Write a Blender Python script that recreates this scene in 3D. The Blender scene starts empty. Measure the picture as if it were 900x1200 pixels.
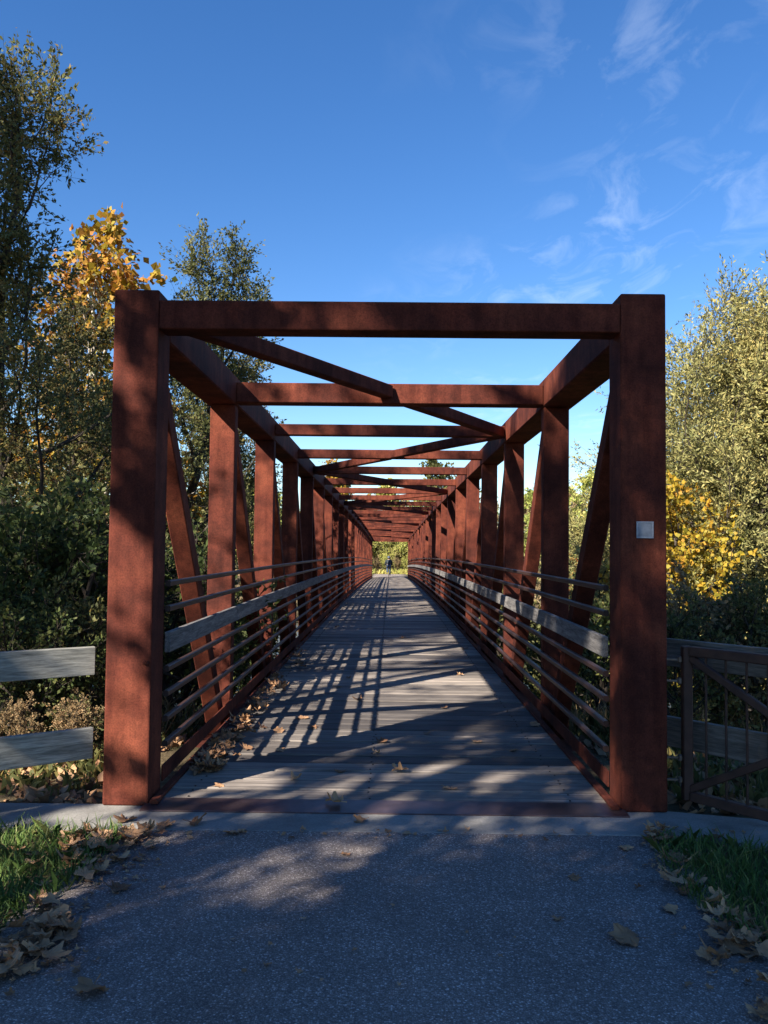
import bpy, bmesh, math, random
import numpy as np
from mathutils import Vector, Matrix, Quaternion
S = bpy.context.scene
COL = S.collection
rad = math.radians
random.seed(7)

# ------------------------------------------------------------------ camera
CAM = Vector((0.024, -5.502, 1.676)); FPX = 987.24
cd = bpy.data.cameras.new('camera'); cam = bpy.data.objects.new('camera', cd); COL.objects.link(cam)
cam.location = CAM; cam.rotation_euler = (rad(92.5), rad(-0.599), rad(0.441))
cd.sensor_fit = 'VERTICAL'; cd.sensor_height = 24.0; cd.lens = 24.0 * FPX / 1200.0
cd.clip_start = 0.05; cd.clip_end = 3000
S.camera = cam
CM = cam.rotation_euler.to_matrix()

def ray(px, py):
    return (CM @ Vector(((px - 450) / FPX, (600 - py) / FPX, -1.0)))
def on_z(px, py, z=0.0):            # pixel -> point on the level z
    d = ray(px, py); t = (z - CAM.z) / d.z
    return CAM + d * t
def at_y(px, py, y):                # pixel -> point on the upright plane at depth y
    d = ray(px, py); t = (y - CAM.y) / d.y
    return CAM + d * t

# ------------------------------------------------------------------ sky and sun
SUN_AZ, SUN_EL = 40.0, 33.0         # light travels towards +X +Y, sun behind and left of the camera
world = bpy.data.worlds.new('World'); S.world = world; world.use_nodes = True
nt = world.node_tree; N = nt.nodes; L = nt.links; N.clear()
wo = N.new('ShaderNodeOutputWorld'); bg = N.new('ShaderNodeBackground'); L.new(bg.outputs[0], wo.inputs[0])
sky = N.new('ShaderNodeTexSky'); sky.sky_type = 'NISHITA'; sky.sun_disc = False
sky.sun_elevation = rad(SUN_EL); sky.sun_rotation = rad(180 + SUN_AZ)
sky.altitude = 200; sky.air_density = 1.0; sky.dust_density = 0.0; sky.ozone_density = 3.0
bg.inputs[1].default_value = 0.066
hsv = N.new('ShaderNodeHueSaturation'); hsv.inputs['Hue'].default_value = 0.508; hsv.inputs['Saturation'].default_value = 1.26; hsv.inputs['Value'].default_value = 0.97
L.new(sky.outputs[0], hsv.inputs['Color'])
# thin cirrus on a level cloud layer: direction / height
tc = N.new('ShaderNodeTexCoord'); sx = N.new('ShaderNodeSeparateXYZ'); L.new(tc.outputs['Generated'], sx.inputs[0])
def mth(op, a, b=None, clamp=False):
    n = N.new('ShaderNodeMath'); n.operation = op; n.use_clamp = clamp
    for i, v in enumerate((a, b)):
        if v is None: continue
        if isinstance(v, (int, float)): n.inputs[i].default_value = v
        else: L.new(v, n.inputs[i])
    return n.outputs[0]
zz = mth('MAXIMUM', sx.outputs[2], 0.06)
cx = mth('DIVIDE', sx.outputs[0], zz); cy = mth('DIVIDE', sx.outputs[1], zz)
cb = N.new('ShaderNodeCombineXYZ'); L.new(cx, cb.inputs[0]); L.new(cy, cb.inputs[1])
def wnoise(scale, loc, rot, scl, detail, rough, dist):
    mp = N.new('ShaderNodeMapping'); L.new(cb.outputs[0], mp.inputs[0])
    mp.inputs['Location'].default_value = loc; mp.inputs['Rotation'].default_value = (0, 0, rad(rot)); mp.inputs['Scale'].default_value = scl
    n = N.new('ShaderNodeTexNoise'); n.inputs['Scale'].default_value = scale; n.inputs['Detail'].default_value = detail
    n.inputs['Roughness'].default_value = rough; n.inputs['Distortion'].default_value = dist
    L.new(mp.outputs[0], n.inputs['Vector']); return n.outputs[0]
wisp = wnoise(5.2, (3.1, 0.7, 0), 32, (1.0, 0.5, 1), 9, 0.6, 0.8)
patch = wnoise(0.85, (4.35, 2.2, 0), 20, (1, 1, 1), 3, 0.5, 0.3)
w1 = mth('MULTIPLY', mth('SUBTRACT', wisp, 0.485), 2.6, True)
p1 = mth('MULTIPLY', mth('SUBTRACT', patch, 0.44), 5.0, True)
side = mth('MULTIPLY', mth('ADD', cx, 0.25), 1.1, True)      # the cloud bank lies to the right
cl = mth('MULTIPLY', mth('MULTIPLY', w1, p1), mth('MULTIPLY', side, 0.36), True)
mx = N.new('ShaderNodeMix'); mx.data_type = 'RGBA'; L.new(cl, mx.inputs[0]); L.new(hsv.outputs[0], mx.inputs[6])
mx.inputs[7].default_value = (6.2, 6.8, 7.6, 1)
L.new(mx.outputs[2], bg.inputs[0])

ldir = Vector((math.sin(rad(SUN_AZ)) * math.cos(rad(SUN_EL)), math.cos(rad(SUN_AZ)) * math.cos(rad(SUN_EL)), -math.sin(rad(SUN_EL))))
sd = bpy.data.lights.new('sun', 'SUN'); sd.energy = 5.0; sd.angle = rad(0.53); sd.color = (1.0, 0.9, 0.78)
so = bpy.data.objects.new('sun', sd); COL.objects.link(so); so.rotation_euler = ldir.to_track_quat('-Z', 'Y').to_euler(); so.location = (-20, -24, 30)

S.view_settings.view_transform = 'Standard'; S.view_settings.look = 'None'
S.view_settings.gamma = 1.0; S.view_settings.use_curve_mapping = False
S.view_settings.exposure = 1.65
S.render.engine = 'CYCLES'
S.cycles.max_bounces = 6; S.cycles.diffuse_bounces = 3; S.cycles.transparent_max_bounces = 8
S.cycles.use_denoising = True

# ------------------------------------------------------------------ materials
class Mat:
    def __init__(s, name, rough=0.8, spec=0.3):
        s.m = bpy.data.materials.new(name); s.m.use_nodes = True
        s.t = s.m.node_tree; s.b = s.t.nodes['Principled BSDF']
        s.b.inputs['Roughness'].default_value = rough; s.b.inputs['Specular IOR Level'].default_value = spec
        s.g = None
    def n(s, k): return s.t.nodes.new(k)
    def l(s, a, b): s.t.links.new(a, b)
    def pos(s):
        if s.g is None: s.g = s.n('ShaderNodeNewGeometry')
        return s.g.outputs['Position']
    def noise(s, scale, detail=4, rough=0.55, scl=(1, 1, 1), dist=0.0, vec=None, rot=(0, 0, 0)):
        mp = s.n('ShaderNodeMapping'); mp.inputs['Scale'].default_value = scl; mp.inputs['Rotation'].default_value = rot
        s.l(vec if vec is not None else s.pos(), mp.inputs[0])
        t = s.n('ShaderNodeTexNoise'); t.inputs['Scale'].default_value = scale; t.inputs['Detail'].default_value = detail
        t.inputs['Roughness'].default_value = rough; t.inputs['Distortion'].default_value = dist
        s.l(mp.outputs[0], t.inputs['Vector']); return t.outputs[0]
    def ramp(s, fac, stops):
        r = s.n('ShaderNodeValToRGB'); s.l(fac, r.inputs[0]); e = r.color_ramp.elements
        while len(e) < len(stops): e.new(0.5)
        for i, (p, c) in enumerate(stops): e[i].position = p; e[i].color = (*c, 1) if len(c) == 3 else c
        return r.outputs[0]
    def mix(s, fac, a, b, mode='MIX'):
        m = s.n('ShaderNodeMix'); m.data_type = 'RGBA'; m.blend_type = mode
        for i, v in ((0, fac), (6, a), (7, b)):
            if isinstance(v, (int, float)): m.inputs[i].default_value = v
            elif isinstance(v, tuple): m.inputs[i].default_value = (*v, 1) if len(v) == 3 else v
            else: s.l(v, m.inputs[i])
        return m.outputs[2]
    def math(s, op, a, b, clamp=False):
        m = s.n('ShaderNodeMath'); m.operation = op; m.use_clamp = clamp
        for i, v in enumerate((a, b)):
            if isinstance(v, (int, float)): m.inputs[i].default_value = v
            else: s.l(v, m.inputs[i])
        return m.outputs[0]
    def col(s, c):
        if isinstance(c, tuple): s.b.inputs['Base Color'].default_value = (*c, 1)
        else: s.l(c, s.b.inputs['Base Color'])
    def bump(s, h, strength, dist):
        b = s.n('ShaderNodeBump'); b.inputs['Strength'].default_value = strength; b.inputs['Distance'].default_value = dist
        s.l(h, b.inputs['Height']); s.l(b.outputs[0], s.b.inputs['Normal'])

def grey(v): return (v, v, v)
def rust_mat():
    k = Mat('weathering_steel', 0.85, 0.15)
    big = k.noise(1.6, 5, 0.6)
    streak = k.noise(5.0, 5, 0.6, scl=(2.2, 2.2, 0.3))
    fine = k.noise(90, 3, 0.7)
    c = k.ramp(big, [(0.28, (0.040, 0.0120, 0.0095)), (0.5, (0.104, 0.0265, 0.0165)), (0.72, (0.195, 0.055, 0.030))])
    c2 = k.ramp(streak, [(0.36, (0.6, 0.55, 0.55)), (0.55, (1, 1, 1)), (0.8, (1.15, 1.1, 1.05))])
    c = k.mix(0.75, c, c2, 'MULTIPLY')
    md = k.noise(11, 6, 0.72)
    c = k.mix(0.7, c, k.ramp(md, [(0.34, grey(0.55)), (0.62, (1.15, 1.1, 1.05))]), 'MULTIPLY')
    sp = k.ramp(fine, [(0.35, grey(0.6)), (0.6, grey(1.1))])
    k.col(k.mix(0.8, c, sp, 'MULTIPLY')); k.bump(fine, 0.25, 0.004)
    return k.m
RUST = rust_mat()
def rail_mat():
    k = Mat('dark_rail_steel', 0.5, 0.4); big = k.noise(2.2, 5, 0.65, scl=(3, 0.6, 3)); f = k.noise(60, 3, 0.7)
    c = k.ramp(big, [(0.3, (0.020, 0.013, 0.013)), (0.7, (0.050, 0.024, 0.019))])
    k.col(k.mix(0.7, c, k.ramp(f, [(0.35, grey(0.6)), (0.6, grey(1.08))]), 'MULTIPLY')); return k.m
RAIL = rail_mat()
def deck_mat():
    k = Mat('weathered_deck_boards', 0.72, 0.35)
    oi = k.n('ShaderNodeObjectInfo')
    off = k.n('ShaderNodeCombineXYZ'); k.l(k.math('MULTIPLY', oi.outputs['Random'], 37.0), off.inputs[0])
    va = k.n('ShaderNodeVectorMath'); va.operation = 'ADD'; k.l(k.pos(), va.inputs[0]); k.l(off.outputs[0], va.inputs[1])
    g1 = k.noise(3.0, 7, 0.65, scl=(0.35, 9, 9), dist=0.5, vec=va.outputs[0])
    g2 = k.noise(30.0, 3, 0.7, scl=(0.12, 5, 5), vec=va.outputs[0])
    st = k.noise(1.1, 4, 0.6)
    c = k.ramp(g1, [(0.28, (0.075, 0.065, 0.058)), (0.5, (0.185, 0.163, 0.143)), (0.75, (0.29, 0.26, 0.228))])
    c = k.mix(0.8, c, k.ramp(g2, [(0.3, grey(0.42)), (0.62, grey(1.15))]), 'MULTIPLY')
    c = k.mix(1.0, c, k.ramp(oi.outputs['Random'], [(0.0, (0.42, 0.42, 0.44)), (0.5, (0.95, 0.94, 0.93)), (1.0, (1.5, 1.46, 1.4))]), 'MULTIPLY')
    c = k.mix(0.55, c, k.ramp(st, [(0.36, grey(0.5)), (0.6, grey(1.1))]), 'MULTIPLY')
    k.col(c); k.bump(g2, 0.5, 0.006); return k.m
DECK = deck_mat()
def wood_mat(name, a, b, scl, rough=0.8):
    k = Mat(name, rough, 0.25)
    oi = k.n('ShaderNodeObjectInfo')
    tco = k.n('ShaderNodeTexCoord')
    off = k.n('ShaderNodeCombineXYZ'); k.l(k.math('MULTIPLY', oi.outputs['Random'], 23.0), off.inputs[0])
    va = k.n('ShaderNodeVectorMath'); va.operation = 'ADD'; k.l(tco.outputs['Object'], va.inputs[0]); k.l(off.outputs[0], va.inputs[1])
    g = k.noise(4.0, 6, 0.62, scl=scl, dist=1.2, vec=va.outputs[0])
    f = k.noise(40.0, 3, 0.7, scl=(scl[0] * 0.5, scl[1] * .7, scl[2] * .7), vec=va.outputs[0])
    c = k.ramp(g, [(0.36, a), (0.62, b)])
    c = k.mix(0.85, c, k.ramp(f, [(0.32, grey(0.5)), (0.6, grey(1.1))]), 'MULTIPLY')
    k.col(c); k.bump(f, 0.4, 0.004); return k.m
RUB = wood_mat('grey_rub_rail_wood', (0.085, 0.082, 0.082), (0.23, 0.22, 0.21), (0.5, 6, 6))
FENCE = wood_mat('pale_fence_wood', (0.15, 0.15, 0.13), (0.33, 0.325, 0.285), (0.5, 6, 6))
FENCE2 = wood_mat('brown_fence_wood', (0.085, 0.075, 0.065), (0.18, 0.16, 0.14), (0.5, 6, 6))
def asphalt_mat():
    k = Mat('asphalt', 0.85, 0.3)
    v = k.n('ShaderNodeTexVoronoi'); v.inputs['Scale'].default_value = 130; k.l(k.pos(), v.inputs['Vector'])
    sep = k.n('ShaderNodeSeparateColor'); k.l(v.outputs['Color'], sep.inputs[0])
    agg = k.ramp(sep.outputs[0], [(0.0, (0.195, 0.165, 0.148)), (0.55, (0.275, 0.235, 0.212)), (0.86, (0.36, 0.315, 0.285)), (0.97, (0.65, 0.58, 0.54))])
    edge = k.ramp(v.outputs['Distance'], [(0.15, grey(1.0)), (0.6, grey(0.45))])
    c = k.mix(0.9, agg, edge, 'MULTIPLY')
    big = k.noise(0.9, 5, 0.65)
    c = k.mix(0.8, c, k.ramp(big, [(0.3, grey(0.72)), (0.7, grey(1.3))]), 'MULTIPLY')
    dust = k.noise(2.3, 6, 0.7, dist=0.6)
    c = k.mix(k.ramp(dust, [(0.60, grey(0.0)), (0.78, grey(0.38))]), c, (0.16, 0.135, 0.11))
    k.col(c); k.bump(v.outputs['Distance'], 0.7, 0.006); return k.m
ASPHALT = asphalt_mat()
def concrete_mat():
    k = Mat('concrete', 0.85, 0.25)
    a = k.noise(2.2, 7, 0.68, dist=0.4); f = k.noise(70, 4, 0.7)
    c = k.ramp(a, [(0.25, (0.12, 0.115, 0.105)), (0.5, (0.225, 0.218, 0.20)), (0.75, (0.32, 0.31, 0.285))])
    k.col(k.mix(0.6, c, k.ramp(f, [(0.35, grey(0.6)), (0.6, grey(1.08))]), 'MULTIPLY')); k.bump(f, 0.35, 0.004); return k.m
CONC = concrete_mat()
def ground_mat():
    k = Mat('forest_soil', 0.95, 0.1)
    a = k.noise(0.5, 6, 0.65); f = k.noise(14, 6, 0.75)
    c = k.ramp(a, [(0.35, (0.055, 0.06, 0.025)), (0.5, (0.11, 0.085, 0.05)), (0.65, (0.20, 0.155, 0.09))])
    k.col(k.mix(0.8, c, k.ramp(f, [(0.3, grey(0.4)), (0.65, grey(1.25))]), 'MULTIPLY')); k.bump(f, 0.8, 0.08); return k.m
SOIL = ground_mat()
def plain(name, c, rough=0.6, metal=0.0, var=0.3, scale=20):
    k = Mat(name, rough, 0.4); k.b.inputs['Metallic'].default_value = metal
    f = k.noise(scale, 4, 0.6)
    k.col(k.mix(1.0, c, k.ramp(f, [(0.3, grey(1 - var)), (0.7, grey(1 + var * .5))]), 'MULTIPLY')); return k.m
PLATE = plain('worn_threshold_steel', (0.11, 0.075, 0.075), 0.36, 0.6, 0.45, 6)
SCREW = plain('screw_steel', (0.05, 0.045, 0.045), 0.5, 0.8)
PLAQUE = plain('grey_plaque', (0.20, 0.225, 0.26), 0.5)
PLAQUE_RIM = plain('pale_plaque_rim', (0.31, 0.33, 0.36), 0.5)
GATE = plain('brown_gate_steel', (0.055, 0.026, 0.019), 0.62, 0.1, 0.5, 9)
GALV = plain('dull_hinge_metal', (0.16, 0.13, 0.11), 0.5, 0.6)
def bark_mat(name, a, b):
    k = Mat(name, 0.9, 0.15)
    g = k.noise(6, 6, 0.7, scl=(2.2, 2.2, 0.5)); k.col(k.ramp(g, [(0.35, a), (0.65, b)])); k.bump(g, 0.8, 0.03); return k.m
BARK = bark_mat('dark_bark', (0.022, 0.018, 0.015), (0.075, 0.062, 0.05))
BARK_PALE = bark_mat('pale_sycamore_bark', (0.20, 0.17, 0.13), (0.62, 0.58, 0.50))
def leaf_mat(name, stops, trans=0.35, vscale=0.55):
    """stops: colours from one end of the per-leaf value to the other"""
    k = Mat(name, 0.6, 0.25)
    at = k.n('ShaderNodeAttribute'); at.attribute_name = 'leafvar'
    cl = k.noise(vscale, 3, 0.5)
    oi = k.n('ShaderNodeObjectInfo')
    f = k.math('ADD', k.math('MULTIPLY', at.outputs['Fac'], 0.55), k.math('MULTIPLY', k.math('SUBTRACT', cl, 0.25), 0.75))
    f = k.math('ADD', f, k.math('MULTIPLY', k.math('SUBTRACT', oi.outputs['Random'], 0.5), 0.12), True)
    c = k.ramp(f, [(0.12 + 0.76 * i / (len(stops) - 1), s) for i, s in enumerate(stops)])
    k.col(c)
    tr = k.n('ShaderNodeBsdfTranslucent'); k.l(c, tr.inputs[0])
    ms = k.n('ShaderNodeMixShader'); ms.inputs[0].default_value = trans
    out = k.t.nodes['Material Output']; k.l(k.b.outputs[0], ms.inputs[1]); k.l(tr.outputs[0], ms.inputs[2]); k.l(ms.outputs[0], out.inputs[0])
    return k.m
LF_ELM = leaf_mat('olive_green_leaves', [(0.042, 0.054, 0.019), (0.10, 0.112, 0.037), (0.165, 0.16, 0.054), (0.25, 0.15, 0.042)])
LF_ELM2 = leaf_mat('mixed_brown_green_leaves', [(0.035, 0.042, 0.015), (0.085, 0.085, 0.03), (0.15, 0.115, 0.04), (0.24, 0.12, 0.035)])
LF_SYC = leaf_mat('orange_sycamore_leaves', [(0.20, 0.19, 0.025), (0.36, 0.25, 0.028), (0.38, 0.18, 0.03), (0.30, 0.11, 0.03)])
LF_SILV = leaf_mat('silvery_green_leaves', [(0.14, 0.15, 0.055), (0.27, 0.265, 0.10), (0.38, 0.34, 0.125), (0.48, 0.37, 0.12)])
LF_YEL = leaf_mat('yellow_leaves', [(0.12, 0.14, 0.03), (0.30, 0.25, 0.03), (0.44, 0.29, 0.03), (0.42, 0.20, 0.03)], 0.4, 1.1)
LF_DARK = leaf_mat('dark_green_leaves', [(0.028, 0.048, 0.017), (0.06, 0.088, 0.026), (0.10, 0.12, 0.036), (0.16, 0.16, 0.045)])
LF_FAR = leaf_mat('far_yellow_green_leaves', [(0.19, 0.24, 0.06), (0.33, 0.37, 0.09), (0.45, 0.44, 0.12), (0.5, 0.40, 0.14)], vscale=0.2)
LF_TAN = leaf_mat('tan_dry_leaves', [(0.13, 0.10, 0.05), (0.24, 0.18, 0.09), (0.33, 0.24, 0.13), (0.36, 0.20, 0.09)])
LF_FALL = leaf_mat('fallen_brown_leaves', [(0.13, 0.066, 0.036), (0.26, 0.145, 0.075), (0.40, 0.235, 0.125), (0.47, 0.30, 0.17)], 0.1, 9.0)
LF_RED = leaf_mat('rust_red_leaves', [(0.20, 0.14, 0.03), (0.34, 0.17, 0.04), (0.38, 0.13, 0.03), (0.33, 0.09, 0.03)])
LF_GREENFALL = leaf_mat('fallen_yellow_green_leaf', [(0.24, 0.22, 0.05), (0.34, 0.30, 0.08)], 0.1, 9.0)
GRASS = leaf_mat('grass_blades', [(0.035, 0.075, 0.02), (0.075, 0.14, 0.033), (0.12, 0.19, 0.045), (0.22, 0.20, 0.08)], 0.3, 2.0)

# ------------------------------------------------------------------ helpers
def link(name, me, mat=None, parent=None):
    o = bpy.data.objects.new(name, me); COL.objects.link(o)
    if mat is not None and me is not None and not me.materials: me.materials.append(mat)
    if parent is not None: o.parent = parent
    return o
def empty(name, loc=(0, 0, 0), rz=0.0):
    o = bpy.data.objects.new(name, None); COL.objects.link(o); o.location = loc; o.rotation_euler = (0, 0, rz); o.empty_display_size = 0.3; return o
def tag(o, label=None, cat=None, group=None, kind=None):
    if label: o['label'] = label
    if cat: o['category'] = cat
    if group: o['group'] = group
    if kind: o['kind'] = kind
    return o
def bm_mesh(bm, name, smooth=False):
    me = bpy.data.meshes.new(name); bm.normal_update(); bm.to_mesh(me); bm.free()
    if smooth: me.polygons.foreach_set('use_smooth', [True] * len(me.polygons))
    return me
def box_mesh(name, sx, sy, sz, bev=0.0, origin='c', seg=1):
    bm = bmesh.new(); bmesh.ops.create_cube(bm, size=1.0)
    bmesh.ops.scale(bm, vec=(sx, sy, sz), verts=bm.verts)
    if origin == 'b': bmesh.ops.translate(bm, vec=(0, 0, sz / 2), verts=bm.verts)
    if bev: bmesh.ops.bevel(bm, geom=bm.edges[:], offset=bev, segments=seg, affect='EDGES', profile=0.5)
    return bm_mesh(bm, name)
def bar(name, p0, p1, w, h, mat, parent=None, bev=0.006, me=None, extra=0.0):
    """box beam from p0 to p1; w across, h upright"""
    p0 = Vector(p0); p1 = Vector(p1); d = p1 - p0
    if me is None: me = box_mesh(name, d.length + extra, w, h, bev)
    o = link(name, me, mat, parent)
    x = d.normalized(); up = Vector((0, 0, 1))
    if abs(x.dot(up)) > 0.999: up = Vector((0, 1, 0))
    y = up.cross(x).normalized(); z = x.cross(y)
    m = Matrix((x, y, z)).transposed().to_4x4(); m.translation = (p0 + p1) / 2
    o.matrix_basis = m
    return o
def sweep_box(name, x0, x1, z0, z1, ys, zf, mat, parent, bev=0.0):
    """rectangular section carried along the bridge profile, with small chamfers"""
    b = bev
    sec = [(x0 + b, z0), (x1 - b, z0), (x1, z0 + b), (x1, z1 - b), (x1 - b, z1), (x0 + b, z1), (x0, z1 - b), (x0, z0 + b)] if b else [(x0, z0), (x1, z0), (x1, z1), (x0, z1)]
    n = len(sec); vs = []; fs = []
    for y in ys:
        z = zf(y); vs += [(a, y, c + z) for a, c in sec]
    for i in range(len(ys) - 1):
        for j in range(n):
            k = (j + 1) % n; fs.append((i * n + j, i * n + k, (i + 1) * n + k, (i + 1) * n + j))
    fs.append(tuple(range(n))[::-1]); e = (len(ys) - 1) * n; fs.append(tuple(e + j for j in range(n)))
    me = bpy.data.meshes.new(name); me.from_pydata(vs, [], fs)
    bm = bmesh.new(); bm.from_mesh(me); bmesh.ops.recalc_face_normals(bm, faces=bm.faces); bm.to_mesh(me); bm.free()
    return link(name, me, mat, parent)
def np_mesh(name, V, F, attr=None, smooth=False):
    """V (n,3), F (m,k) one polygon size"""
    me = bpy.data.meshes.new(name); n, k = F.shape
    me.vertices.add(len(V)); me.vertices.foreach_set('co', V.astype(np.float32).ravel())
    me.loops.add(n * k); me.loops.foreach_set('vertex_index', F.astype(np.int32).ravel())
    me.polygons.add(n); me.polygons.foreach_set('loop_start', np.arange(0, n * k, k, dtype=np.int32))
    me.update(calc_edges=True)
    if smooth: me.polygons.foreach_set('use_smooth', np.ones(n, dtype=bool))
    if attr is not None:
        a = me.attributes.new('leafvar', 'FLOAT', 'FACE'); a.data.foreach_set('value', attr.astype(np.float32))
    return me

# ------------------------------------------------------------------ ground, creek, path
def sstep(a, b, x):
    t = np.clip((x - a) / (b - a), 0, 1); return t * t * (3 - 2 * t)
ENDY = 67.06
def zc(s):
    s = max(0.0, min(s, ENDY + 20)); return 0.002238 * s - 0.00021738 * s * s if s <= ENDY else -0.8275
def ground_z(x, y):
    x = np.asarray(x, float); y = np.asarray(y, float)
    depth = 3.1 + 0.25 * np.sin(x * 0.06)
    curve = 0.10 * x
    dn = sstep(0.3, 17.0, y - curve * 0.15) ; up = sstep(44, 65.5, y + 0.02 * x)
    z = -0.03 - depth * dn + (depth - 0.83) * up
    # away from the path the near ground falls off a little too
    z = z - 0.9 * sstep(3.4, 9.0, np.abs(x)) * (1 - dn) * sstep(-9, -1, y)
    z = z + 0.16 * np.sin(x * 0.7 + 1.3) * np.sin(y * 0.55) * sstep(2.5, 5, np.abs(x) + 3 * dn * (1 - up))
    z = z + 5.0 * sstep(110, 260, y) + 9 * sstep(60, 300, np.abs(x))
    return z
def graded(lo, hi, fine_lo, fine_hi, step, grow=1.12):
    a = list(np.arange(fine_lo, fine_hi + 1e-6, step)); s = step; v = a[-1]
    while v < hi: s *= grow; v += s; a.append(v)
    s = step; v = a[0]; pre = []
    while v > lo: s *= grow; v -= s; pre.append(v)
    return np.array(pre[::-1] + a)
gx = graded(-700, 700, -16, 16, 0.8); gy = graded(-300, 1200, -8, 70, 0.9)
X, Y = np.meshgrid(gx, gy); Z = ground_z(X, Y)
rs = np.random.RandomState(3); Z += rs.uniform(-.05, .05, Z.shape) * (np.abs(X) > 2.6)
V = np.stack([X, Y, Z], -1).reshape(-1, 3); nx = len(gx); ny = len(gy)
ii, jj = np.meshgrid(np.arange(nx - 1), np.arange(ny - 1)); b0 = (jj * nx + ii).ravel()
F = np.stack([b0, b0 + 1, b0 + 1 + nx, b0 + nx], 1)
tag(link('ground', np_mesh('ground', V, F, smooth=True), SOIL), kind='structure')

def water_mat():
    k = Mat('creek_water', 0.12, 0.5); k.col((0.055, 0.05, 0.03)); f = k.noise(2.5, 4, 0.6, scl=(1, 2.2, 1)); k.bump(f, 0.25, 0.05); return k.m
wv = np.array([(-200, 17, -2.95), (200, 17, -2.95), (200, 52, -2.95), (-200, 52, -2.95)], float)
tag(link('creek_water', np_mesh('creek_water', wv, np.array([[0, 1, 2, 3]])), water_mat()), kind='structure')

# asphalt path, slightly ragged edges
def path_sheet(name, y0, y1, hw, z, n, seed):
    r = random.Random(seed); vs = []; fs = []
    for i in range(n + 1):
        y = y0 + (y1 - y0) * i / n
        l = -hw + r.uniform(-.05, .05); q = hw + r.uniform(-.05, .05)
        vs += [(l, y, z), (l * .5, y, z + .004), (q * .5, y, z + .004), (q, y, z), (l - .03, y, z - .08), (q + .03, y, z - .08)]
        if i:
            a = (i - 1) * 6; b = i * 6
            fs += [(a, a + 1, b + 1, b), (a + 1, a + 2, b + 2, b + 1), (a + 2, a + 3, b + 3, b + 2), (a + 4, a, b, b + 4), (a + 3, a + 5, b + 5, b + 3)]
    me = bpy.data.meshes.new(name); me.from_pydata(vs, [], fs); me.polygons.foreach_set('use_smooth', [True] * len(fs))
    return tag(link(name, me, ASPHALT), kind='structure')
CONC_Y = on_z(450, 975).y
path_sheet('asphalt_path', -40, CONC_Y, 1.66, -0.006, 160, 1)
path_sheet('far_asphalt_path', ENDY + 0.55, ENDY + 11, 1.6, -0.81, 60, 2)

# concrete abutment cap: a shaped slab (splayed to the right), and the back wall under it
def slab(name, pts, z1, z0, mat, bev=0.012):
    bm = bmesh.new(); lo = [bm.verts.new((x, y, z0)) for x, y in pts]; hi = [bm.verts.new((x, y, z1)) for x, y in pts]
    n = len(pts); bm.faces.new(hi); bm.faces.new(lo[::-1])
    for i in range(n): bm.faces.new((lo[i], lo[(i + 1) % n], hi[(i + 1) % n], hi[i]))
    bmesh.ops.recalc_face_normals(bm, faces=bm.faces)
    top = [e for e in bm.edges if all(v.co.z > z1 - 1e-5 for v in e.verts)]
    bmesh.ops.bevel(bm, geom=top, offset=bev, segments=2, affect='EDGES', profile=0.5)
    return link(name, bm_mesh(bm, name), mat)
ab = slab('concrete_abutment', [(-6.0, CONC_Y - .02), (1.9, CONC_Y), (3.4, CONC_Y - 0.75), (5.5, CONC_Y - 2.4), (5.7, CONC_Y - 1.9), (3.6, -0.42), (1.83, 0.05), (1.82, 0.34), (-1.82, 0.34), (-1.83, 0.05), (-6.0, 0.03)], 0.0, -2.6, CONC)
tag(ab, 'pale concrete abutment strip across the path under the near posts', 'abutment')
ab2 = slab('concrete_abutment', [(-3.2, ENDY - 0.34), (3.2, ENDY - 0.34), (3.2, ENDY + 0.5), (-3.2, ENDY + 0.5)], zc(ENDY) - 0.0, -3.4, CONC)
tag(ab2, 'concrete abutment carrying the far end of the bridge', 'abutment')

# ------------------------------------------------------------------ the bridge
NB = 24; BAY = ENDY / NB; WI = 1.525; WO = 1.825; ZT = 3.376; ST = 3.31
br = tag(empty('truss_bridge'), 'long rust red steel box truss footbridge with grey plank deck', 'bridge')
YS = [i * BAY / 2 for i in range(NB * 2 + 1)]
post_me = box_mesh('portal_post', 0.298, 0.298, ZT, 0.012, 'b', 2)
for y in (0.149, ENDY - 0.149):
    for s in (-1, 1):
        o = link('portal_post', post_me, RUST, br); o.location = (s * (WI + 0.149), y, zc(y if y > 1 else 0) + 0.001)
        if y < 1 and s > 0:
            p = at_y(755.5, 621, 0.0)
            pq = link('plaque', box_mesh('plaque', 0.1, 0.006, 0.1, 0.002), PLAQUE, br); pq.location = (p.x, -0.005, p.z)
            tag(pq, 'small square grey metal plaque on the right near post')
            for dx, dz, a, c in ((0, .05, .112, .01), (0, -.05, .112, .01), (.051, 0, .01, .09), (-.051, 0, .01, .09)):
                q = link('plaque_rim', box_mesh('plaque_rim', a, 0.008, c, 0.002), PLAQUE_RIM, pq); q.location = (dx, -0.002, dz)
        if y < 1 and s < 0:
            p = at_y(171, 776, 0.0)
            q = link('latch_lug', box_mesh('latch_lug', 0.035, 0.03, 0.022, 0.004), RUST, br); q.location = (p.x, -0.012, p.z)
CH = 0.285
chy = [0.30] + [y for y in YS if 0.4 < y < ENDY - 0.4] + [ENDY - 0.30]
for s in (-1, 1):
    a, b = sorted((s * WI, s * WO))
    sweep_box('top_chord', a, b, ZT - CH, ZT - .002, chy, zc, RUST, br, 0.012)
    sweep_box('bottom_chord', a, b, -0.46, -0.16, chy, zc, RUST, br, 0.012)
vert_me = box_mesh('vertical_post', 0.25, 0.15, ZT - CH + 0.155, 0.008, 'b')
for k in range(1, NB):
    y = k * BAY
    for s in (-1, 1):
        o = link('vertical_post', vert_me, RUST, br); o.location = (s * (WI + 0.128), y + 0.075, zc(y) - 0.158)
mid = NB // 2
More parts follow.
